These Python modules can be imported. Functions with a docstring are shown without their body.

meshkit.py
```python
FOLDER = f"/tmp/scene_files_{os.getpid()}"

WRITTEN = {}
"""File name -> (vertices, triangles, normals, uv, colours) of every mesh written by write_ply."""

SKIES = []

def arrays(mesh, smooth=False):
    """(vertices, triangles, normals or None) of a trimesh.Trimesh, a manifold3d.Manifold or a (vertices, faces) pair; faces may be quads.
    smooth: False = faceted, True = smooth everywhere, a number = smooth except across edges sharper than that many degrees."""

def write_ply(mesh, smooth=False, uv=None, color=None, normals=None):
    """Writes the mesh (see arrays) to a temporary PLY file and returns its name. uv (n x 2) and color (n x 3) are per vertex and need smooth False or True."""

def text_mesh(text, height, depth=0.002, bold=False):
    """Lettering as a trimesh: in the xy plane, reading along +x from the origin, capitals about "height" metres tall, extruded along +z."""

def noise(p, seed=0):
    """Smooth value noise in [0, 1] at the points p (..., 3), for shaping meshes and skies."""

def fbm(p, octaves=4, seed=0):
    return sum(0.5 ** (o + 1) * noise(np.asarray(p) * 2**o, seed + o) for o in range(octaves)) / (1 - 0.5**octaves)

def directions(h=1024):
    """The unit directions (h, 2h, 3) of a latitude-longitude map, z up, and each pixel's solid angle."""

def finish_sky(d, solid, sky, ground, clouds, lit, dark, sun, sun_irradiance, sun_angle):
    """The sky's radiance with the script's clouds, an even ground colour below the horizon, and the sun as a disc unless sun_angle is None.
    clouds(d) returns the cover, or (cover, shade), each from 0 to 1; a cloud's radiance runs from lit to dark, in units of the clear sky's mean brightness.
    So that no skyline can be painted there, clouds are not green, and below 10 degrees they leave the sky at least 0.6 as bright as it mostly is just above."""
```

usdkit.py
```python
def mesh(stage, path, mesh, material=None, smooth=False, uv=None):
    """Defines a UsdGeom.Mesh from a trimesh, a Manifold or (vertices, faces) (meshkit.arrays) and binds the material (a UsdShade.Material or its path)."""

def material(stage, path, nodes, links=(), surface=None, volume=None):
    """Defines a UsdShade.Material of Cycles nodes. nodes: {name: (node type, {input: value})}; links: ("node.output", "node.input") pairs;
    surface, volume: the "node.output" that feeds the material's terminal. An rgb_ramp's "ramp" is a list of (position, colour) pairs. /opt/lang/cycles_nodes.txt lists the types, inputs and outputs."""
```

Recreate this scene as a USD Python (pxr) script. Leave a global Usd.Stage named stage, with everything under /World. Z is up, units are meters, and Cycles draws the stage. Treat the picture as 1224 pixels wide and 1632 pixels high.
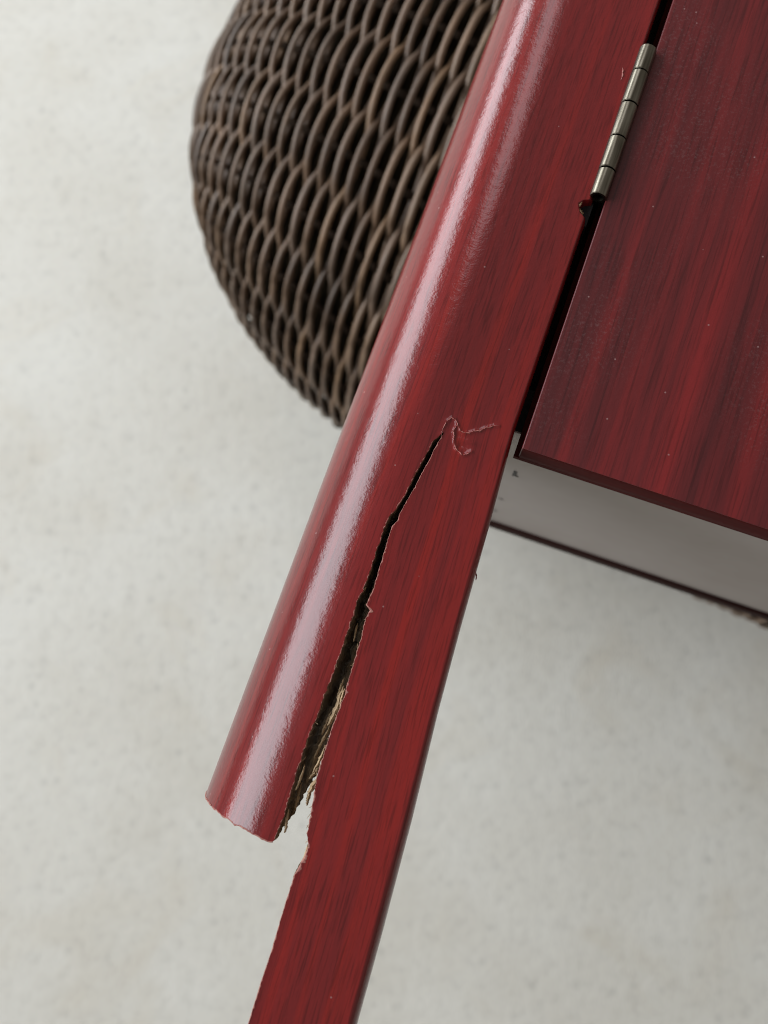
import math, random
import numpy as np, trimesh, usdkit, meshkit
from pxr import Usd, UsdGeom, UsdLux, UsdShade, Gf, Sdf

random.seed(7); RNG = np.random.default_rng(7)
stage = Usd.Stage.CreateInMemory()
UsdGeom.SetStageUpAxis(stage, UsdGeom.Tokens.z); UsdGeom.SetStageMetersPerUnit(stage, 1.0)
UsdGeom.Xform.Define(stage, '/World'); UsdGeom.Scope.Define(stage, '/World/Looks')

# ------------------------------------------------------------------ camera
H = 0.614                                   # height of the cabinet's door face above the floor
ZC = 0.874                                  # phone held 26 cm above it
cam = UsdGeom.Camera.Define(stage, '/World/camera')
rt = Gf.Vec3d(0.998261036, 0, -0.0589483119); up = Gf.Vec3d(0.01044287, 0.98418332, 0.17684494); fw = Gf.Vec3d(-0.05801595, 0.177153, -0.98247186)
cam.AddTransformOp().Set(Gf.Matrix4d(rt[0], rt[1], rt[2], 0, up[0], up[1], up[2], 0, -fw[0], -fw[1], -fw[2], 0, 0, 0, ZC, 1))
FL = 4.4
cam.CreateFocalLengthAttr(FL); cam.CreateHorizontalApertureAttr(FL * 1224 / 1300.); cam.CreateVerticalApertureAttr(FL * 1632 / 1300.)
cam.CreateFStopAttr(1.35); cam.CreateFocusDistanceAttr(0.268); cam.CreateClippingRangeAttr(Gf.Vec2f(0.01, 100))
cam.CreateExposureAttr(-0.2)

# ------------------------------------------------------------------ light: one open side of a roofed porch, dim elsewhere
dome = UsdLux.DomeLight.Define(stage, '/World/sky_light')
dm = usdkit.material(stage, '/World/Looks/dim_surround', {'b': ('background_shader', {'color': (1.0, 0.96, 0.90), 'strength': 0.30})}, surface='b.background')
UsdShade.MaterialBindingAPI.Apply(dome.GetPrim()).Bind(dm)

def rect(name, pos, w, h, rx, ry, rz, inten, col):
    l = UsdLux.RectLight.Define(stage, '/World/' + name)
    l.CreateWidthAttr(w); l.CreateHeightAttr(h); l.CreateIntensityAttr(inten); l.CreateColorAttr(Gf.Vec3f(*col)); l.CreateNormalizeAttr(False)
    l.AddTranslateOp().Set(Gf.Vec3d(*pos)); l.AddRotateXYZOp().Set(Gf.Vec3f(rx, ry, rz))
    return l
rect('daylight_opening', (-4.12, 5.2, 2.65), 2.8, 12.2, 0, -90, 11, 9.4, (0.87, 0.94, 1.0))
rect('far_daylight_opening', (-0.84, 3.88, 3.15), 0.8, 3.6, -18, -20, 19.6, 3.4, (0.92, 0.94, 1.0))

# ------------------------------------------------------------------ helpers
names = {}
def path_for(name, parent):
    base = (parent.GetPath().pathString if parent else '/World') + '/'
    k = names.get(base + name, 0); names[base + name] = k + 1
    return base + name + ('' if k == 0 else '_%03d' % k)
def obj(name, mesh, m, parent=None, smooth=30, uv=None):
    return usdkit.mesh(stage, path_for(name, parent), mesh, m, smooth=smooth, uv=uv).GetPrim()
def tag(p, label=None, cat=None, kind=None, group=None):
    for k, v in (('label', label), ('category', cat), ('kind', kind), ('group', group)):
        if v: p.SetCustomDataByKey(k, v)
    return p
def xform(name, loc, rz):
    x = UsdGeom.Xform.Define(stage, path_for(name, None)); x.AddTranslateOp().Set(Gf.Vec3d(*loc)); x.AddRotateZOp().Set(rz)
    return x.GetPrim()
def mat(name, nodes, links, surface='p.BSDF'):
    return usdkit.material(stage, '/World/Looks/' + name, nodes, links, surface=surface)
def cat(ms): return trimesh.util.concatenate(ms)
def box(x0, x1, y0, y1, z0, z1):
    m = trimesh.creation.box((x1 - x0, y1 - y0, z1 - z0)); m.apply_translation(((x0 + x1) / 2, (y0 + y1) / 2, (z0 + z1) / 2)); return m
def grid_faces(nr, nc, flip=False, closed=False):
    r, c = np.meshgrid(np.arange(nr - 1), np.arange(nc if closed else nc - 1), indexing='ij')
    a = (r * nc + c).ravel(); b = (r * nc + (c + 1) % nc).ravel(); d = ((r + 1) * nc + c).ravel(); e = ((r + 1) * nc + (c + 1) % nc).ravel()
    f = np.concatenate([np.stack([a, d, e], 1), np.stack([a, e, b], 1)])
    return f[:, ::-1] if flip else f
def tube(pts, rad, sides=6, closed=False):
    pts = np.asarray(pts, float); n = len(pts); rad = np.broadcast_to(rad, n)
    if closed: t = np.roll(pts, -1, 0) - np.roll(pts, 1, 0)
    else: t = np.gradient(pts, axis=0)
    t /= np.linalg.norm(t, axis=1, keepdims=True)
    ref = np.where(np.abs(t[:, 2:]) > .8, [[1., 0, 0]], [[0., 0, 1.]])
    a = np.cross(ref, t); a /= np.linalg.norm(a, axis=1, keepdims=True); b = np.cross(t, a)
    th = np.linspace(0, 2 * np.pi, sides, endpoint=False)
    v = pts[:, None] + rad[:, None, None] * (np.cos(th)[None, :, None] * a[:, None] + np.sin(th)[None, :, None] * b[:, None])
    v = v.reshape(-1, 3)
    if closed:
        f = grid_faces(n + 1, sides, True, True) % (n * sides)
    else:
        f = grid_faces(n, sides, True, True)
        k = len(v); v = np.vstack([v, pts[0], pts[-1]])
        i = np.arange(sides); j = (i + 1) % sides
        f = np.vstack([f, np.stack([np.full(sides, k), j, i], 1), np.stack([np.full(sides, k + 1), (n - 1) * sides + i, (n - 1) * sides + j], 1)])
    return trimesh.Trimesh(v, f, process=False)
def lerp(y, pts):                            # piecewise-linear function of y from (value, y) pairs
    p = sorted((b, a) for a, b in pts); return np.interp(y, [q[0] for q in p], [q[1] for q in p])

# ------------------------------------------------------------------ materials
def wood(name, src, dark, mid, lite, rough, coat_bump=0.00006, ior=1.6, streak=(140, 3.2), pores=(1500, 42), spec=0.5, dust=0.0, haze=0.0):
    coord = ('uvmap', {'attribute': 'st'}) if src == 'uv' else ('texture_coordinate', {})
    out = 'c.UV' if src == 'uv' else 'c.object'
    n = {'c': coord,
         'm1': ('mapping', {'scale': (streak[0], streak[1], streak[0])}), 'n1': ('noise_texture', {'scale': 1.0, 'detail': 4.0, 'roughness': 0.55, 'distortion': 0.6}),
         'm2': ('mapping', {'scale': (pores[0], pores[1], pores[0])}), 'n2': ('noise_texture', {'scale': 1.0, 'detail': 2.0, 'roughness': 0.6}),
         'm3': ('mapping', {'scale': (38, 5, 38)}), 'n3': ('noise_texture', {'scale': 1.0, 'detail': 2.0}),
         'r1': ('rgb_ramp', {'ramp': [(0.0, dark), (0.36, dark), (0.52, mid), (0.68, lite), (1.0, lite)]}),
         'r2': ('rgb_ramp', {'ramp': [(0.0, (0.40,) * 3), (0.34, (0.55,) * 3), (0.50, (1,) * 3), (1, (1,) * 3)]}),
         'r3': ('rgb_ramp', {'ramp': [(0.3, (0.72, 0.8, 0.82)), (0.7, (1.15, 1.0, 1.0))]}),
         'x1': ('mix_color', {'blend_type': 'multiply', 'fac': 0.75, 'use_clamp': False}), 'x2': ('mix_color', {'blend_type': 'multiply', 'fac': 0.9, 'use_clamp': False}),
         'v': ('voronoi_texture', {'scale': 260.0}), 'vg': ('geometry', {}), 'vr': ('rgb_ramp', {'ramp': [(0.0, (1,) * 3), (0.055, (1,) * 3), (0.10, (0,) * 3), (1, (0,) * 3)]}),
         'vs': ('separate_color', {}), 'vt': ('math', {'math_type': 'greater_than', 'value2': 0.86}), 'vm': ('math', {'math_type': 'multiply'}), 'vk': ('math', {'math_type': 'multiply', 'value2': dust}),
         'x3': ('mix_color', {'blend_type': 'mix', 'b': (0.32, 0.19, 0.18)}),
         'h1': ('noise_texture', {'scale': 16.0, 'detail': 2.0}), 'g1': ('map_range', {'from_min': 0.50, 'from_max': 0.72, 'clamp': True}), 'h2': ('noise_texture', {'scale': 1100.0, 'detail': 3.0, 'roughness': 0.7}), 'g2': ('map_range', {'from_min': 0.52, 'from_max': 0.74, 'clamp': True}),
         'hm': ('math', {'math_type': 'multiply'}), 'hk': ('math', {'math_type': 'multiply', 'value2': haze}), 'x4': ('mix_color', {'blend_type': 'mix', 'b': (0.22, 0.16, 0.155)}),
         'nb': ('noise_texture', {'scale': 420.0, 'detail': 2.0}), 'nb2': ('noise_texture', {'scale': 1600.0, 'detail': 1.0}), 'ad': ('math', {'math_type': 'multiply_add', 'value2': 0.35}),
         'bm': ('bump', {'strength': 1.0, 'distance': coat_bump}),
         'p': ('principled_bsdf', {'roughness': rough, 'ior': ior, 'specular_ior_level': spec})}
    l = [(out, 'm1.vector'), (out, 'm2.vector'), (out, 'm3.vector'), ('m1.vector', 'n1.vector'), ('m2.vector', 'n2.vector'), ('m3.vector', 'n3.vector'),
         ('n1.fac', 'r1.fac'), ('n2.fac', 'r2.fac'), ('n3.fac', 'r3.fac'), ('r1.color', 'x1.a'), ('r2.color', 'x1.b'), ('x1.result', 'x2.a'), ('r3.color', 'x2.b'),
         ('vg.position', 'v.vector'), ('v.distance', 'vr.fac'), ('v.color', 'vs.color'), ('vs.r', 'vt.value1'), ('vr.color', 'vm.value1'), ('vt.value', 'vm.value2'), ('vm.value', 'vk.value1'), ('vk.value', 'x3.fac'), ('x2.result', 'x3.a'),
         ('vg.position', 'h1.vector'), ('vg.position', 'h2.vector'), ('h1.fac', 'g1.value'), ('h2.fac', 'g2.value'), ('g1.result', 'hm.value1'), ('g2.result', 'hm.value2'), ('hm.value', 'hk.value1'), ('hk.value', 'x4.fac'), ('x3.result', 'x4.a'), ('x4.result', 'p.base_color'), ('vg.position', 'nb.vector'), ('vg.position', 'nb2.vector'), ('nb2.fac', 'ad.value1'), ('nb.fac', 'ad.value3'), ('ad.value', 'bm.height'), ('bm.normal', 'p.normal')]
    return mat(name, n, l)
M = {}
M['stile'] = wood('glossy_red_mahogany_laminate', 'uv', (0.132, 0.0125, 0.013), (0.170, 0.0138, 0.0138), (0.222, 0.0140, 0.0115), 0.19, coat_bump=0.000085, ior=1.5, streak=(130, 2.6), pores=(1400, 62), dust=0.6)
M['door'] = wood('matte_red_mahogany_laminate', 'obj', (0.080, 0.011, 0.012), (0.118, 0.0125, 0.0135), (0.172, 0.0135, 0.014), 0.42, spec=0.3, streak=(120, 3.0), pores=(1000, 36), dust=0.6, haze=0.28)

def simple(name, col, rough, metallic=0.0, noise=None, bump=0.0, ior=1.5):
    n = {'p': ('principled_bsdf', {'base_color': col, 'roughness': rough, 'metallic': metallic, 'ior': ior})}; l = []
    if noise:
        sc, c2 = noise
        n.update({'c': ('texture_coordinate', {}), 'm': ('mapping', {'scale': sc if np.ndim(sc) else (sc,) * 3}), 'n': ('noise_texture', {'scale': 1.0, 'detail': 4.0, 'roughness': 0.65}), 'r': ('rgb_ramp', {'ramp': [(0.3, col), (0.7, c2)]})})
        l += [('c.object', 'm.vector'), ('m.vector', 'n.vector'), ('n.fac', 'r.fac'), ('r.color', 'p.base_color')]
        if bump:
            n['b'] = ('bump', {'strength': 1.0, 'distance': bump}); l += [('n.fac', 'b.height'), ('b.normal', 'p.normal')]
    return mat(name, n, l)
M['edge'] = simple('dark_red_edge_band', (0.050, 0.008, 0.007), 0.8, ior=1.15, noise=((60, 600, 600), (0.075, 0.011, 0.010)))
M['mdf'] = simple('torn_brown_fibreboard', (0.075, 0.046, 0.025), 0.95, noise=((700, 160, 700), (0.23, 0.15, 0.078)), bump=0.0012)
M['fibre'] = simple('pale_torn_fibre', (0.30, 0.19, 0.10), 0.9, noise=((1500, 300, 1500), (0.50, 0.36, 0.22)), bump=0.0004)
M['lamtear'] = simple('torn_laminate_edge', (0.40, 0.17, 0.13), 0.7, noise=(900, (0.20, 0.05, 0.045)))
M['crease'] = simple('creased_laminate', (0.26, 0.05, 0.045), 0.3, noise=(700, (0.38, 0.15, 0.12)))
M['carcass'] = simple('grey_white_carcass_board', (0.30, 0.255, 0.23), 0.55, noise=((16, 60, 16), (0.335, 0.295, 0.275)))
M['mark'] = simple('black_glue_spot', (0.02, 0.017, 0.015), 0.6)
M['smear'] = simple('grey_smear', (0.20, 0.175, 0.16), 0.6)
M['back'] = simple('dark_back_panel', (0.028, 0.010, 0.008), 0.8, ior=1.2)
M['inside'] = simple('dark_cabinet_lining', (0.012, 0.010, 0.010), 0.9)
M['hinge'] = mat('antique_brass_hinge', {
    'c': ('texture_coordinate', {}), 'm': ('mapping', {'scale': (900, 60, 900)}), 'n': ('noise_texture', {'scale': 1.0, 'detail': 3.0}),
    'r': ('rgb_ramp', {'ramp': [(0.3, (0.095, 0.080, 0.058)), (0.7, (0.245, 0.22, 0.172))]}), 'b': ('bump', {'strength': 0.4, 'distance': 0.00004}), 'p': ('principled_bsdf', {'metallic': 1.0, 'roughness': 0.31})},
    [('c.object', 'm.vector'), ('m.vector', 'n.vector'), ('n.fac', 'r.fac'), ('r.color', 'p.base_color'), ('n.fac', 'b.height'), ('b.normal', 'p.normal')])
M['pin'] = simple('dark_hinge_pin', (0.02, 0.016, 0.012), 0.6, 0.6)
M['wicker'] = mat('woven_resin_strand', {
    'o': ('object_info', {}), 'r': ('rgb_ramp', {'ramp': [(0.0, (0.095, 0.060, 0.038)), (0.4, (0.145, 0.094, 0.060)), (0.7, (0.125, 0.096, 0.080)), (1.0, (0.19, 0.118, 0.064))]}),
    'c': ('texture_coordinate', {}), 'n': ('noise_texture', {'scale': 22.0, 'detail': 3.0}), 'r2': ('rgb_ramp', {'ramp': [(0.3, (0.6, 0.55, 0.5)), (0.7, (1.35, 1.25, 1.15))]}),
    'x': ('mix_color', {'blend_type': 'multiply', 'fac': 1.0, 'use_clamp': False}), 'n2': ('noise_texture', {'scale': 900.0, 'detail': 2.0}), 'b': ('bump', {'strength': 0.5, 'distance': 0.0004}), 'p': ('principled_bsdf', {'roughness': 0.42, 'ior': 1.5})},
    [('o.random', 'r.fac'), ('c.object', 'n.vector'), ('n.fac', 'r2.fac'), ('r.color', 'x.a'), ('r2.color', 'x.b'), ('x.result', 'p.base_color'), ('c.object', 'n2.vector'), ('n2.fac', 'b.height'), ('b.normal', 'p.normal')])
M['stake'] = simple('dark_wicker_stake', (0.020, 0.013, 0.009), 1.0, ior=1.1)
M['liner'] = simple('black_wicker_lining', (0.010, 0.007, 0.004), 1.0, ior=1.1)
M['floor'] = mat('pale_concrete', {
    'c': ('texture_coordinate', {}),
    'n1': ('noise_texture', {'scale': 5.0, 'detail': 5.0, 'roughness': 0.6}), 'r1': ('rgb_ramp', {'ramp': [(0.3, (0.565, 0.525, 0.455)), (0.5, (0.615, 0.58, 0.515)), (0.7, (0.65, 0.62, 0.56))]}),
    'n2': ('noise_texture', {'scale': 75.0, 'detail': 4.0, 'roughness': 0.7}), 'r2': ('rgb_ramp', {'ramp': [(0.30, (0.86, 0.86, 0.86)), (0.46, (1, 1, 1)), (0.75, (1.05, 1.05, 1.045))]}),
    'v': ('voronoi_texture', {'scale': 42.0}), 'vs': ('separate_color', {}), 'vt': ('math', {'math_type': 'greater_than', 'value2': 0.6}), 'vr': ('rgb_ramp', {'ramp': [(0.0, (1,) * 3), (0.10, (0.7,) * 3), (0.24, (0,) * 3), (1, (0,) * 3)]}),
    'vm': ('math', {'math_type': 'multiply'}), 'vk': ('math', {'math_type': 'multiply', 'value2': 0.22}),
    'n4': ('noise_texture', {'scale': 9.0, 'detail': 3.0, 'distortion': 0.8}), 'r4': ('rgb_ramp', {'ramp': [(0.56, (0,) * 3), (0.78, (0.3,) * 3)]}), 'x4': ('mix_color', {'blend_type': 'multiply', 'b': (0.80, 0.71, 0.58)}),
    'x1': ('mix_color', {'blend_type': 'multiply', 'fac': 0.9, 'use_clamp': False}), 'x2': ('mix_color', {'b': (0.20, 0.195, 0.18)}),
    'b': ('bump', {'strength': 0.5, 'distance': 0.0015}), 'p': ('principled_bsdf', {'roughness': 0.7})},
    [('c.object', 'n1.vector'), ('c.object', 'n2.vector'), ('c.object', 'v.vector'), ('c.object', 'n4.vector'), ('n1.fac', 'r1.fac'), ('n2.fac', 'r2.fac'), ('r1.color', 'x1.a'), ('r2.color', 'x1.b'),
     ('v.color', 'vs.color'), ('vs.g', 'vt.value1'), ('v.distance', 'vr.fac'), ('vr.color', 'vm.value1'), ('vt.value', 'vm.value2'), ('vm.value', 'vk.value1'), ('vk.value', 'x2.fac'), ('x1.result', 'x2.a'),
     ('n4.fac', 'r4.fac'), ('r4.color', 'x4.fac'), ('x2.result', 'x4.a'), ('x4.result', 'p.base_color'), ('n2.fac', 'b.height'), ('b.normal', 'p.normal')])

# ------------------------------------------------------------------ floor
tag(obj('floor', (np.array([[-6, -6, 0], [6, -6, 0], [6, 6, 0], [-6, 6, 0]], float), np.array([[0, 1, 2], [0, 2, 3]])), M['floor'], smooth=False), 'pale speckled concrete floor under everything', 'floor', 'structure')

# ------------------------------------------------------------------ wicker ottoman: a long barrel with domed ends, loops of resin strand woven over stakes that run lengthwise
OAX, OL, OE, OW, OZ, OHB = -0.441, 1.0, 0.312, 0.264, 0.212, 0.192
ott = xform('wicker_ottoman', (-0.184 + math.cos(OAX) * OL / 2, 0.533 + math.sin(OAX) * OL / 2, 0), math.degrees(OAX))
tag(ott, 'rounded dark brown woven wicker ottoman standing under the red cabinet', 'ottoman')
def girth(u): return np.sqrt(np.clip(1 - np.clip((OE - np.minimum(u, OL - u)) / OE, 0, 1) ** 2, 1e-6, 1))
TH_ = np.linspace(-np.pi / 2, 1.5 * np.pi, 721)          # starts underneath, the ridge is in the middle
cth = np.sign(np.cos(TH_)) * np.abs(np.cos(TH_)) ** (2 / 2.2); sth = np.sign(np.sin(TH_)) * np.abs(np.sin(TH_)) ** (2 / 2.2)
def body(u, inset=0.0):                                  # one loop of the barrel as a dense polyline
    g = girth(u); return np.stack([0 * cth + u - OL / 2, (OW - inset) * g * cth, OZ + (OHB - inset) * g * sth], -1)
SP = 0.0560
def spacing(u): return SP * (u + 1.1) / 1.4
def drift(u): return 0.17 * (u - 0.3)
um = np.linspace(0, OL, 4001); zm = OHB * girth(um); sm = np.r_[0, np.cumsum(np.hypot(np.diff(um), np.diff(zm)))]
def loop_frame(u, n):
    b = body(u); d = np.r_[0, np.cumsum(np.linalg.norm(np.diff(b, axis=0), axis=1))]; half = d[360]
    s = np.linspace(0, d[-1], n, endpoint=False); p = np.stack([np.interp(s, d, b[:, k]) for k in range(3)], -1)
    e = 0.004; du = (girth(min(u + e, OL)) - girth(max(u - e, 0))) / (min(u + e, OL) - max(u - e, 0))
    q = np.roll(p, -1, 0) - np.roll(p, 1, 0); tu = np.stack([np.ones(n), p[:, 1] / girth(u) * du, (p[:, 2] - OZ) / girth(u) * du], -1)
    nn = np.cross(q, tu); nn /= np.linalg.norm(nn, axis=1, keepdims=True)
    if (nn[n // 2, 2]) < 0: nn = -nn
    return p, nn, s - half
us_l = np.linspace(0.0006, OL - 0.0006, 90)
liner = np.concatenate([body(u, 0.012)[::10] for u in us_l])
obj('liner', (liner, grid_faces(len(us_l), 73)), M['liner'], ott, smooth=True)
PITCH = 0.0059
rings, a_ = [], 0.012
while a_ < sm[-1] - 0.01:
    rings.append(a_); a_ += PITCH * (1 + 0.75 * (1 - float(np.interp(np.interp(a_, sm, um), um, girth(um))) ** 2))
for k, a_ in enumerate(rings):
    u = float(np.interp(a_, sm, um)); g = girth(u)
    n = int(np.clip(1.25 * g / (SP / 10), 40, 330)); p, nn, s = loop_frame(u, n)
    q = (s - drift(u)) / spacing(u) + 0.32
    w = np.cos(np.pi * q + np.pi * k); w = np.sign(w) * np.abs(w) ** 0.65
    jit = RNG.normal(0, 0.0006, 40)[np.floor(q).astype(int) % 40]; jit = np.convolve(np.r_[jit[-4:], jit, jit[:4]], np.ones(9) / 9, 'valid')
    side = np.zeros((n, 3)); side[:, 0] = np.convolve(np.r_[jit[-4:], jit, jit[:4]], np.ones(9) / 9, 'valid') * 1.2
    amp = 0.0064 * np.clip(0.4 + 0.6 * (g - .3) / .6, .4, 1) * np.clip(0.45 + 0.65 * nn[:, 2], 0.4, 1)
    obj('strand', tube(p + nn * (amp * (w - .25) + jit)[:, None] + side, 0.00225 + RNG.normal(0, 0.00012), 7, closed=True), M['wicker'], ott, smooth=True)
uu = np.r_[np.linspace(0.004, .1, 12), np.linspace(.12, OL - .12, 24), np.linspace(OL - .1, OL - 0.004, 12)]
fr = [loop_frame(u, 300) for u in uu]
for j in range(-16, 17):
    pts = []
    for u, (p, nn, s) in zip(uu, fr):
        sj = (j - 0.32) * spacing(u) + drift(u)
        if abs(sj) < 0.97 * abs(s[0]): pts.append([np.interp(sj, s, (p - 0.0030 * nn)[:, k]) for k in range(3)])
    if len(pts) > 3: obj('stake', tube(np.array(pts), 0.0027, 6), M['stake'], ott, smooth=True)
for fx in (-0.3, 0.3):
    for fy in (-0.12, 0.12): obj('foot', trimesh.creation.cylinder(0.022, 0.05, sections=20, transform=trimesh.transformations.translation_matrix((fx, fy, 0.025))), M['stake'], ott)

# ------------------------------------------------------------------ broken cabinet lying on its back. Local frame (mm below, then metres):
# x across the door from its hinge edge, y from the door's bottom edge towards the top, z up from the door face.
cab = xform('broken_cabinet', (0.02968853, 0.06758532, H), -19.6)
tag(cab, 'red mahogany cabinet with a split corner leg lying on its back on the wicker ottoman', 'cabinet')
mm = 0.001
XL, XF, RT, TW = -63.6, -32.8, 30.8, 36.0    # outer left, start of the round, radius, depth of the round moulding
YTIP, YEND, YTOP = -3.0, -142.0, 420.0
CL = [(-26.0, -3.0), (-26.4, -4.2), (-28.1, -7.5), (-28.5, -11.5), (-29.6, -16.9), (-30.3, -23), (-31.2, -29.6), (-33.3, -36.2), (-33.5, -37.0), (-33.3, -47.8), (-33.1, -60.5), (-33.9, -65.0), (-33.3, -68), (-33.3, -77.4), (-33.1, -89.7), (-33.5, -93), (-33.4, -100.0), (-33.8, -110.3), (-33.2, -125.9), (-32.6, -135.5), (-33.0, -142.0)]
CR = [(-26.0, -3.0), (-25.7, -3.6), (-26.8, -9.3), (-26.9, -12.0), (-27.9, -17.5), (-28.7, -24.4), (-30.2, -32.6), (-30.3, -36), (-31.4, -38.0), (-30.8, -49.0), (-30.2, -59.5), (-30.6, -64.9), (-28.9, -66.0), (-29.4, -68.5), (-28.6, -75.7), (-28.1, -85.9), (-27.9, -91), (-27.3, -93), (-27.6, -95.9), (-27.8, -104.0), (-27.1, -119.8), (-25.4, -128.9), (-24.1, -136.2), (-22.4, -139.5), (-22.6, -142.3), (-23.6, -148.5), (-23.4, -156.9), (-22.6, -169.7), (-22.4, -180.7), (-21.9, -191.8), (-20.5, -240), (-20, -300)]
XR = [(-4.0, YTOP), (-4.0, 92.0), (-4.1, 91.0), (-6.2, 90.2), (-7.4, 88.6), (-6.6, 86.6), (-5.6, 85.2), (-4.2, 84.4), (-4.0, 83.5), (-4.0, 6.0), (-1.8, -28.2), (-0.1, -61.5), (1.6, -88.0), (4.6, -122.0), (7.0, -157.0), (8.3, -181.0), (12.0, -240.0), (15.5, -300)]
BEV = [(1.2, YTOP), (1.2, 10.0), (1.9, -30.0), (2.2, -85.0), (3.0, -150.0), (2.6, -190), (2.6, -300)]
def jag(y, seed, a=0.36, f=0.9): return (meshkit.fbm(np.stack([y * f, 0 * y + seed, 0 * y], -1), 4, seed) - 0.5) * 2 * a
def xcl(y): return np.where(y > YTIP, -26.0, lerp(y, CL) + np.where(y < YTIP - 1, jag(y, 3) - 0.25, 0))
def xcr(y): return np.where(y > YTIP, -26.0, lerp(y, CR) + np.where(y < YTIP - 1, jag(y, 9, 0.22) * np.clip((y + 190) / 45, .35, 1), 0))
def xr(y): return lerp(y, XR)
ARC = RT * np.pi / 2
def prof(s):                                 # s = 0 at the start of the round, negative down the round, positive on the flat
    a = np.clip(-s, 0, ARC) / RT; d = np.clip(-s - ARC, 0, None)
    return XF - RT * np.sin(a) + np.clip(s, 0, None), -RT * (1 - np.cos(a)) - d
def s_of_x(x): return np.where(x >= XF, x - XF, -RT * np.arcsin(np.clip((XF - x) / RT, 0, 1)))
def seg_dist(P, poly):
    poly = np.asarray(poly, float); best = np.full(P.shape[:-1], 1e9)
    for a, b in zip(poly[:-1], poly[1:]):
        d = b - a; t = np.clip(((P - a) @ d) / (d @ d), 0, 1); best = np.minimum(best, np.linalg.norm(P - a - t[..., None] * d, axis=-1))
    return best
W1 = [(-26.3, -4.5), (-26.4, -1.5), (-26.1, 0.6), (-24.9, 2.4), (-23.6, 2.2), (-22.8, 1.3), (-21.9, 0.3), (-20.8, -0.9), (-19.4, -1.2), (-17.8, -0.7), (-16.2, 0.6), (-14.7, 1.1), (-13.4, 2.6), (-12.2, 3.3), (-10.8, 4.4), (-9.4, 4.6)]
W2 = [(-22.6, 0.6), (-23.0, -2.0), (-22.0, -4.0), (-21.4, -5.6), (-20.3, -7.2), (-18.9, -7.9), (-17.4, -8.6), (-16.5, -8.1), (-15.9, -7.2), (-15.2, -6.4)]
def crease(x, y):
    P = np.stack([x, y], -1); n = meshkit.fbm(np.stack([x * 1.1, y * 1.1, 0 * x], -1), 3, 5)
    z = 0.30 * np.exp(-(seg_dist(P, W1) / 0.55) ** 2) + 0.34 * np.exp(-(seg_dist(P, W2) / 0.6) ** 2)
    z += 0.30 * np.exp(-(np.hypot((x + 16.8) / 2.6, (y + 3.6) / 0.9)) ** 2) - 0.35 * np.exp(-(np.hypot((x + 18.5) / 2.8, (y + 5.4) / 1.2)) ** 2) - 0.25 * np.exp(-(np.hypot((x + 21.2) / 1.0, (y + 2.6) / 1.5)) ** 2)
    return z * (0.6 + 0.8 * n)
ys = np.unique(np.round(np.r_[np.arange(200, YTOP + 1, 20), np.arange(95, 200, 1.5), np.arange(80, 95, 0.35), np.arange(12, 80, 1.5), np.arange(-12, 12, 0.3), np.arange(-142, -12, 0.6), np.arange(-200, -142, 0.8), np.arange(-300, -200, 10), [YTIP, YEND]], 3))[::-1]
yl, yr = ys[ys >= YEND], ys
NLC, NRC, NB = 64, 84, 7
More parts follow.
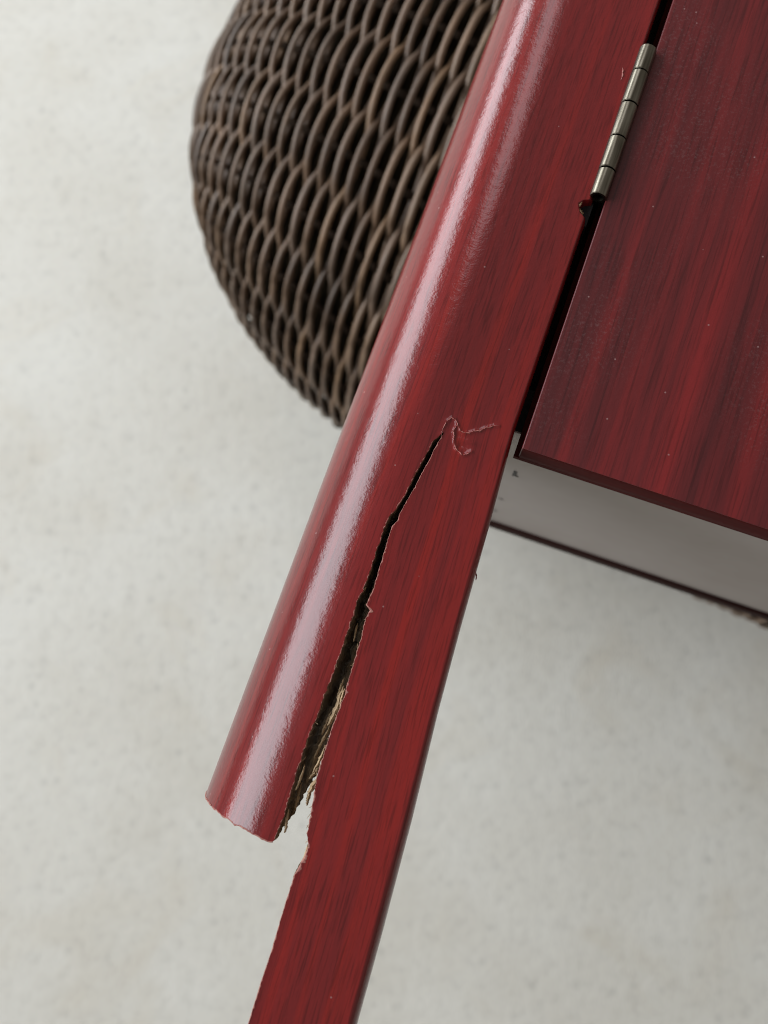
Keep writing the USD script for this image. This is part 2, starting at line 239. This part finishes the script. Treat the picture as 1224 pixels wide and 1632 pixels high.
# left part of the skin
S0 = -(ARC + 6); se = s_of_x(xcl(yl)); tL = np.linspace(0, 1, NLC)
SL = S0 + (se - S0)[:, None] * tL[None]
lx, lz = prof(SL); ly = np.repeat(yl[:, None], NLC, 1)
last = np.clip((YEND + 6 - ly) / 6, 0, 1); ly = ly - last * (meshkit.fbm(np.stack([SL * .35, 0 * SL, 0 * SL], -1), 3, 2) - .5) * 1.6
lz = lz + np.where(lx > -33, crease(lx, ly), 0)
# right part of the skin, with its bevelled inner edge
tR = np.linspace(0, 1, NRC); x0, x1, bv = xcr(yr), xr(yr), lerp(yr, BEV)
rx = x0[:, None] + (x1 - bv - x0)[:, None] * tR[None]; ry = np.repeat(yr[:, None], NRC, 1); rz = crease(rx, ry)
edge_w = np.exp(-((rx - x0[:, None]) / 1.2) ** 2) * np.clip((YTIP - ry) / 8, 0, 1)
rz = rz + edge_w * 0.12
ang = np.linspace(0, np.pi / 2, NB)[1:]
ex = (x1 - bv)[:, None] + bv[:, None] * np.sin(ang)[None] ** 1.3; ez = np.repeat((-1.6 * 1.5 * (1 - np.cos(ang)))[None], len(yr), 0) * (0.5 + bv[:, None] / 1.3)
ex = np.concatenate([ex, x1[:, None], x1[:, None]], 1); ez = np.concatenate([ez, ez[:, -1:] * 0 - 9, ez[:, -1:] * 0 - 18], 1); ey = np.repeat(yr[:, None], ex.shape[1], 1)
RX, RY, RZ = np.concatenate([rx, ex], 1), np.concatenate([ry, ey], 1), np.concatenate([rz, ez], 1)
bend = x1 * 0 + lerp(yr, [(0, YTOP), (0, 6), (2.2, -28.2), (3.9, -61.5), (5.6, -88), (8.6, -122), (11, -157), (12.3, -181), (16, -240), (19.5, -300)])
RU = s_of_x(np.clip(RX, -60, 50)) - bend[:, None]
vL = np.stack([lx, ly, lz], -1).reshape(-1, 3) * mm; uL = np.stack([SL, ly], -1).reshape(-1, 2) * mm
vR = np.stack([RX, RY, RZ], -1).reshape(-1, 3) * mm; uR = np.stack([RU, RY], -1).reshape(-1, 2) * mm
fL, fR = grid_faces(len(yl), NLC), grid_faces(len(yr), RX.shape[1])
# weld the seam above the tip so that the face is one unbroken surface
ncR = RX.shape[1]; mapR = np.arange(len(vR)) + len(vL)
for i, y in enumerate(yr):
    if y >= YTIP: mapR[i * ncR] = i * NLC + NLC - 1
V, Fc, UV = np.vstack([vL, vR]), np.vstack([fL, mapR[fR]]), np.vstack([uL, uR])
stile = obj('corner_stile', (V, Fc), M['stile'], cab, smooth=True, uv=UV)
tag(stile, 'glossy rounded corner stile split lengthwise down to its broken leg')

# torn inner walls (fibreboard) of both prongs
yw = yl[yl <= YTIP]; ND = 18; tD = np.linspace(0, 1, ND)
wd = np.clip(1 - (-122 - yw) / 20, 0.06, 1); wd = np.where(yw > -122, 1, wd)
gap = xcr(yw) - xcl(yw); slant = np.where(yw > -100, gap * 0.95, np.interp(-yw, [100, 122, 142], [1, 1, 0]) * np.minimum(gap * 0.9, 3.6))
WX = xcl(yw)[:, None] + slant[:, None] * tD[None] ** 1.2; WZ = -TW * wd[:, None] * tD[None] + np.minimum(prof(s_of_x(xcl(yw)))[1], 0)[:, None]; WY = np.repeat(yw[:, None], ND, 1)
nz = meshkit.fbm(np.stack([WY * 0.35, WZ * 0.9, 0 * WY], -1), 4, 11) - .5
WX = WX + nz * 2.4 * np.clip(tD * 6, 0, 1)[None] * np.clip(gap / 2, 0, 1)[:, None]
wallL = (np.stack([WX, WY, WZ], -1).reshape(-1, 3) * mm, grid_faces(len(yw), ND))
yv = yr[yr <= YTIP]; VX = xcr(yv)[:, None] - 0.6 * tD[None] + (meshkit.fbm(np.stack([np.repeat(yv[:, None], ND, 1) * .4, np.repeat(tD[None] * 12, len(yv), 0), np.zeros((len(yv), ND))], -1), 4, 21) - .5) * 1.6 * np.clip(tD * 5, 0, 1)[None]
wallR = (np.stack([VX, np.repeat(yv[:, None], ND, 1), np.repeat(-18 * tD[None], len(yv), 0)], -1).reshape(-1, 3) * mm, grid_faces(len(yv), ND, True))
obj('torn_core', wallL, M['mdf'], stile, smooth=True); obj('torn_core', wallR, M['mdf'], stile, smooth=True)
# hidden backs of the prongs and the end of the moulding, so both read as solid board
iL = len(yl) - 1; ring = np.vstack([np.stack([lx[iL], ly[iL], lz[iL]], -1), np.stack([WX[-1], WY[-1], WZ[-1]], -1)[::-1][:0]])
capv = np.vstack([ring, [[XF - 1, YEND, -8.0]], [[XL + 1, YEND, -TW]]]); ctr = len(capv); capv = np.vstack([capv, [[-44, YEND + .2, -14]]])
obj('moulding_end', (capv * mm, np.array([[i, (i + 1) % ctr, ctr] for i in range(ctr)])), M['mdf'], stile, smooth=False)
un = np.concatenate([np.stack([0 * yl + XL, yl, 0 * yl - TW], -1), np.stack([np.where(yl > YTIP, -26, np.interp(yl, yw[::-1], WX[::-1, -1])), yl, np.where(yl > YTIP, -TW, np.interp(yl, yw[::-1], WZ[::-1, -1]))], -1)])
obj('moulding_back', (un * mm, grid_faces(2, len(yl))), M['mdf'], stile, smooth=False)
ur = np.concatenate([np.stack([xcr(yr) - np.where(yr > YTIP, 0, .6), yr, 0 * yr - 18], -1), np.stack([xr(yr), yr, 0 * yr - 18], -1)])
obj('leg_back', (ur * mm, grid_faces(2, len(yr))), M['mdf'], stile, smooth=False)

# pale line of torn laminate along the split, thicker where it has chipped
def ribbon(y, xe, side, wfun, zb):
    w = wfun(y); c = np.stack([xe - side * 0.06, y, 0 * y + zb], -1)
    a = c + np.stack([0 * y, 0 * y, 0 * y - 0.5], -1) - np.stack([side * 0.15 * np.ones_like(y), 0 * y, 0 * y], -1)
    m = c + np.stack([side * w * .4, 0 * y, 0 * y + 0.05], -1); b = c + np.stack([side * w, 0 * y, 0 * y - 0.02], -1)
    v = np.stack([a, c, m, b], 1).reshape(-1, 3); return (v * mm, grid_faces(len(y), 4, side > 0) if side < 0 else grid_faces(len(y), 4))
yy = np.arange(-195, YTIP - 1, 0.3)[::-1]
def wR(y):
    n = meshkit.fbm(np.stack([y * 1.3, 0 * y, 0 * y], -1), 3, 31); base = np.clip(n - 0.32, 0.03, 1) * 0.75
    for c, s, a in ((-37.5, 1.2, .7), (-66, 1.6, 1.0), (-92, 2.0, .5), (-144, 3.5, 1.3), (-128, 4, .4)): base = base + a * np.exp(-((y - c) / s) ** 2) * n
    return base
obj('torn_edge', ribbon(yy, xcr(yy), 1, wR, 0.12), M['lamtear'], stile, smooth=True)
y2 = np.arange(-141, YTIP - 4, 0.3)[::-1]
obj('torn_edge', ribbon(y2, xcl(y2), -1, lambda y: np.clip(meshkit.fbm(np.stack([y * 1.3, 0 * y, 0 * y], -1), 3, 41) - 0.42, 0.01, 1) * 0.6, 0.03), M['lamtear'], stile, smooth=True)

# torn splinters of fibreboard that stand out of the split
def flake(cx, cy, cz, L, Wd, T, rz, seed):
    r = np.random.default_rng(seed); n = 16; t = np.linspace(0, 1, n)
    w = Wd * np.sin(np.pi * np.clip(t * .9 + .08, 0, 1)) ** .7 * (0.75 + 0.4 * r.random(n)); mid = (r.random(n) - .5) * Wd * .22 + np.sin(t * 3 + seed) * Wd * .3
    v = []
    for i in range(n):
        yv_ = (t[i] - .5) * L
        v += [(mid[i] - w[i] / 2, yv_, -T * r.random()), (mid[i], yv_, T * (.4 + .8 * r.random())), (mid[i] + w[i] / 2, yv_, -T * r.random()), (mid[i], yv_, -T * 1.5)]
    v = np.array(v); c, s = math.cos(math.radians(rz)), math.sin(math.radians(rz)); v = np.stack([c * v[:, 0] - s * v[:, 1] + cx, s * v[:, 0] + c * v[:, 1] + cy, v[:, 2] + cz], -1)
    return (v * mm, grid_faces(n, 4, False, True))
for a in ((-29.2, -97.5, -1.9, 13, 2.0, 0.7, -6, 1), (-30.2, -103.5, -3.0, 8, 1.2, 0.6, -10, 2), (-28.0, -94.5, -0.8, 6, 0.9, 0.4, 4, 3), (-27.2, -122.5, -1.6, 7, 1.8, 0.6, -6, 4), (-28.4, -118.5, -2.6, 6, 1.3, 0.5, -14, 5),
          (-22.9, -143.2, -1.0, 8, 1.3, 0.5, 4, 6), (-32.2, -121.5, -1.0, 8, 0.9, 0.4, -3, 7), (-31.6, -135.0, -1.2, 7, 1.1, 0.5, 5, 8), (-31.2, -128.0, -6.0, 9, 1.2, 0.6, 3, 9), (-27.6, -126.5, -3.0, 5, 1.2, 0.5, 8, 10), (-29.6, -109.0, -3.2, 12, 1.0, 0.5, -4, 11), (-28.6, -114.5, -1.4, 9, 1.0, 0.4, -3, 12), (-30.6, -116.5, -6.5, 14, 1.5, 0.6, 2, 13), (-29.9, -92.0, -2.6, 7, 0.8, 0.4, -5, 14), (-31.2, -74.0, -2.4, 6, 0.7, 0.3, 4, 15)):
    obj('splinter', flake(*a), M['fibre'], stile, smooth=False)
hairs = []
for k in range(46):
    y0 = RNG.uniform(-140, -60); on_r = RNG.random() < .65; xx = float(xcr(np.array([y0]))[0] if on_r else xcl(np.array([y0]))[0]); L = RNG.uniform(1.0, 3.2); z0 = RNG.uniform(-2.2, -0.1)
    t = np.linspace(0, 1, 5)[:, None]; d = np.array([(-1 if on_r else 1) * RNG.uniform(.1, .5), RNG.uniform(-1, 1), RNG.uniform(-.2, .25)])
    hairs.append(tube((np.array([xx, y0, z0]) + t * d * L + t * (1 - t) * RNG.normal(0, .5, 3)) * mm, np.array([.11, .1, .09, .07, .03]) * mm, 4))
tag(obj('torn_fibre', cat(hairs), M['fibre'], stile, smooth=True), kind='stuff')

# lifted laminate along the two creases above the split's tip
def ridge(poly, w, seed):
    poly = np.asarray(poly, float); d = np.r_[0, np.cumsum(np.linalg.norm(np.diff(poly, axis=0), axis=1))]; s = np.arange(0, d[-1], 0.18)
    x, y = np.interp(s, d, poly[:, 0]), np.interp(s, d, poly[:, 1]); n = meshkit.fbm(np.stack([s * 1.7, 0 * s, 0 * s], -1), 3, seed)
    x, y = x + (n - .5) * .5, y + (meshkit.fbm(np.stack([s * 1.7, 0 * s + 9, 0 * s], -1), 3, seed + 1) - .5) * .5
    rad = w * np.clip(n * 2 - .35, .15, 1.3) * np.clip(np.minimum(s, d[-1] - s) / 1.5, .15, 1)
    return tube(np.stack([x, y, crease(x, y) - rad * .25 + 0.02], -1) * mm, rad * mm, 6)
obj('crease', ridge(W1, 0.20, 51), M['crease'], stile, smooth=True); obj('crease', ridge(W2, 0.22, 61), M['crease'], stile, smooth=True)
obj('crease', ridge([(-9.2, 143.0), (-8.6, 141.0), (-8.2, 139.2), (-8.4, 137.6)], 0.35, 71), M['crease'], stile, smooth=True)

# door slab
def slab(x0, x1, y0, y1, z0, z1, r, n=4):
    a = np.linspace(0, np.pi / 2, n + 1); loops = []
    for k in a: loops.append((r * (1 - math.sin(k)), z1 - r * (1 - math.cos(k))))
    loops = [(r * (1 - math.sin(k)), z1 - r + r * math.cos(k)) for k in a] + [(0, z0)]
    v = []
    for ins, z in loops: v += [(x0 + ins, y0, z), (x1 - ins, y0 - (x1 - x0) * .006, z), (x1 - ins, y1 - ins, z), (x0 + ins, y1 - ins, z)]
    v = np.array(v); f = grid_faces(len(loops), 4, False, True); f = np.vstack([f, [[0, 1, 2], [0, 2, 3]], [[len(v) - 1, len(v) - 2, len(v) - 3], [len(v) - 1, len(v) - 3, len(v) - 4]]])
    return trimesh.Trimesh(v, f, process=False)
def sc(m): m = m.copy(); m.apply_scale(mm); return m
door = obj('door', sc(slab(0, 250, 0, YTOP, -11.2, 0, 0.5)), M['door'], cab, smooth=50)
ed = np.array([(x, y, z) for (y, z) in ((-0.02, -0.25), (-0.3, -0.9), (-0.5, -7), (-0.4, -10.8), (0.6, -11.4)) for x in (0.3, 60, 120, 180, 249.7)], float); ed[:, 1] -= ed[:, 0] * .006
obj('bottom_edge', (ed * mm, grid_faces(5, 5)), M['edge'], door, smooth=True)
obj('backing', sc(box(-1.6, 250, -0.4, YTOP, -14.0, -11.3)), M['edge'], door, smooth=False)

# carcass: bottom board, sides and back panel
carcass = obj('carcass', sc(cat([box(-46, 301, 8.6, 24.6, -188, -14.3), box(-62.5, -46.05, 8.6, YTOP, -188, -36.2), box(301.05, 317.5, 8.6, YTOP, -188, -36.2), box(-62.5, 317.5, YTOP, YTOP + 15, -188, -14.3)])), M['carcass'], cab, smooth=False)
obj('frame_lining', sc(cat([box(-46, -4.2, 24.7, YTOP, -50, -18.3), box(-4.2, 0.5, 24.7, YTOP, -50, -24), box(-4.6, 0.6, 9.2, 24.7, -14.26, -14.1)])), M['inside'], carcass, smooth=False)
obj('back_panel', sc(box(-63.5, 319, 6.4, YTOP + 16, -197.5, -188.05)), M['back'], cab, smooth=False)
def spot(px, y, z, w, h, seed, m):
    r = np.random.default_rng(seed); a = np.linspace(0, 2 * np.pi, 14, endpoint=False); k = .6 + .6 * r.random(14)
    v = np.stack([px + w * k * np.cos(a), 0 * a + y, z + h * k * np.sin(a)], -1); v = np.vstack([v, [[px, y - .25, z]]]); i = np.arange(14)
    return (v * mm, np.stack([i, np.roll(i, -1), 0 * i + 14], 1))
for a, m in (((2.4, 8.45, -19, 2.0, 3.4, 1), 'mark'), ((1.9, 8.45, -70, 1.2, 5.5, 2), 'mark'), ((2.6, 8.45, -73, 1.4, 1.4, 6), 'mark'), ((0.5, 8.45, -126, 1.7, 3, 3), 'smear'), ((-0.5, 8.45, -158, 2.0, 4, 4), 'smear'), ((-2.0, 8.45, -176, 1.6, 4, 5), 'smear')):
    obj("glue_spot", spot(*a, None), M[m], carcass, smooth=False)

# far stile and leg, unbroken, beyond the frame's right edge
ya = np.array([YTOP, -280.0]); sa = np.linspace(-(ARC + 6), 26, 30); fx, fz = prof(sa)
fv = np.concatenate([np.stack([254 + 4 + (-fx - 4 - 4), 0 * fx + y, fz], -1) for y in ya])
obj('corner_stile', (fv * mm, grid_faces(2, 30, True)), M['door'], cab, smooth=True)

# hinge: five knuckles on a pin, leaves in the gap
HX, HZ = -2.7, 0.6
joints = [152.0, 141.7, 128.6, 115.0, 102.4, 91.8]
pinm = tube(np.array([[HX, 151.5, HZ], [HX, 96.0, HZ]]) * mm, 1.5 * mm, 14)
hinge = obj('hinge', cat([pinm, sc(box(-4.6, -3.9, 93, 151, -14, -0.5)), sc(box(-0.55, -0.15, 93, 151, -12, -1.2))]), M['pin'], cab, smooth=40)
for k in range(5):
    a, b = joints[k], joints[k + 1]; R_ = 3.05 + (0.06 if k % 2 else 0); g = 0.28; c = 0.25
    pr = [(R_ - c, a - g), (R_, a - g - c), (R_, b + g + c), (R_ - c, b + g), (1.9, b + g), (1.9, a - g)]
    th = np.linspace(0, 2 * np.pi, 40, endpoint=False)
    v = np.concatenate([np.stack([HX + r * np.cos(th), 0 * th + y, HZ + r * np.sin(th)], -1) for r, y in pr + pr[:1]])
    obj('knuckle', (v * mm, grid_faces(len(pr) + 1, 40, True, True)), M['hinge'], hinge, smooth=30)
obj('splinter', flake(-0.9, -44.5, -0.6, 2.6, 0.5, 0.2, 25, 31), M['edge'], stile, smooth=False)
obj('torn_edge', tube(np.stack([lx[iL, 8:], ly[iL, 8:], lz[iL, 8:] - 0.05], -1) * mm, (0.12 + 0.22 * RNG.random(NLC - 8)) * mm, 5), M['lamtear'], stile, smooth=True)
# chipped laminate at the lower end of the hinge
for a in ((-7.2, 86.6, -0.6, 2.6, 1.3, 0.4, 30, 21), (-6.3, 85.3, -1.0, 2.2, 1.1, 0.4, -40, 22), (-7.6, 88.6, -0.5, 2.0, 0.9, 0.3, 5, 23)):
    obj('splinter', flake(*a), M['fibre'], stile, smooth=False)
obj('hinge_notch', sc(cat([box(-9.5, -3.4, 83, 92, -20, -3.5)])), M['inside'], stile, smooth=False)
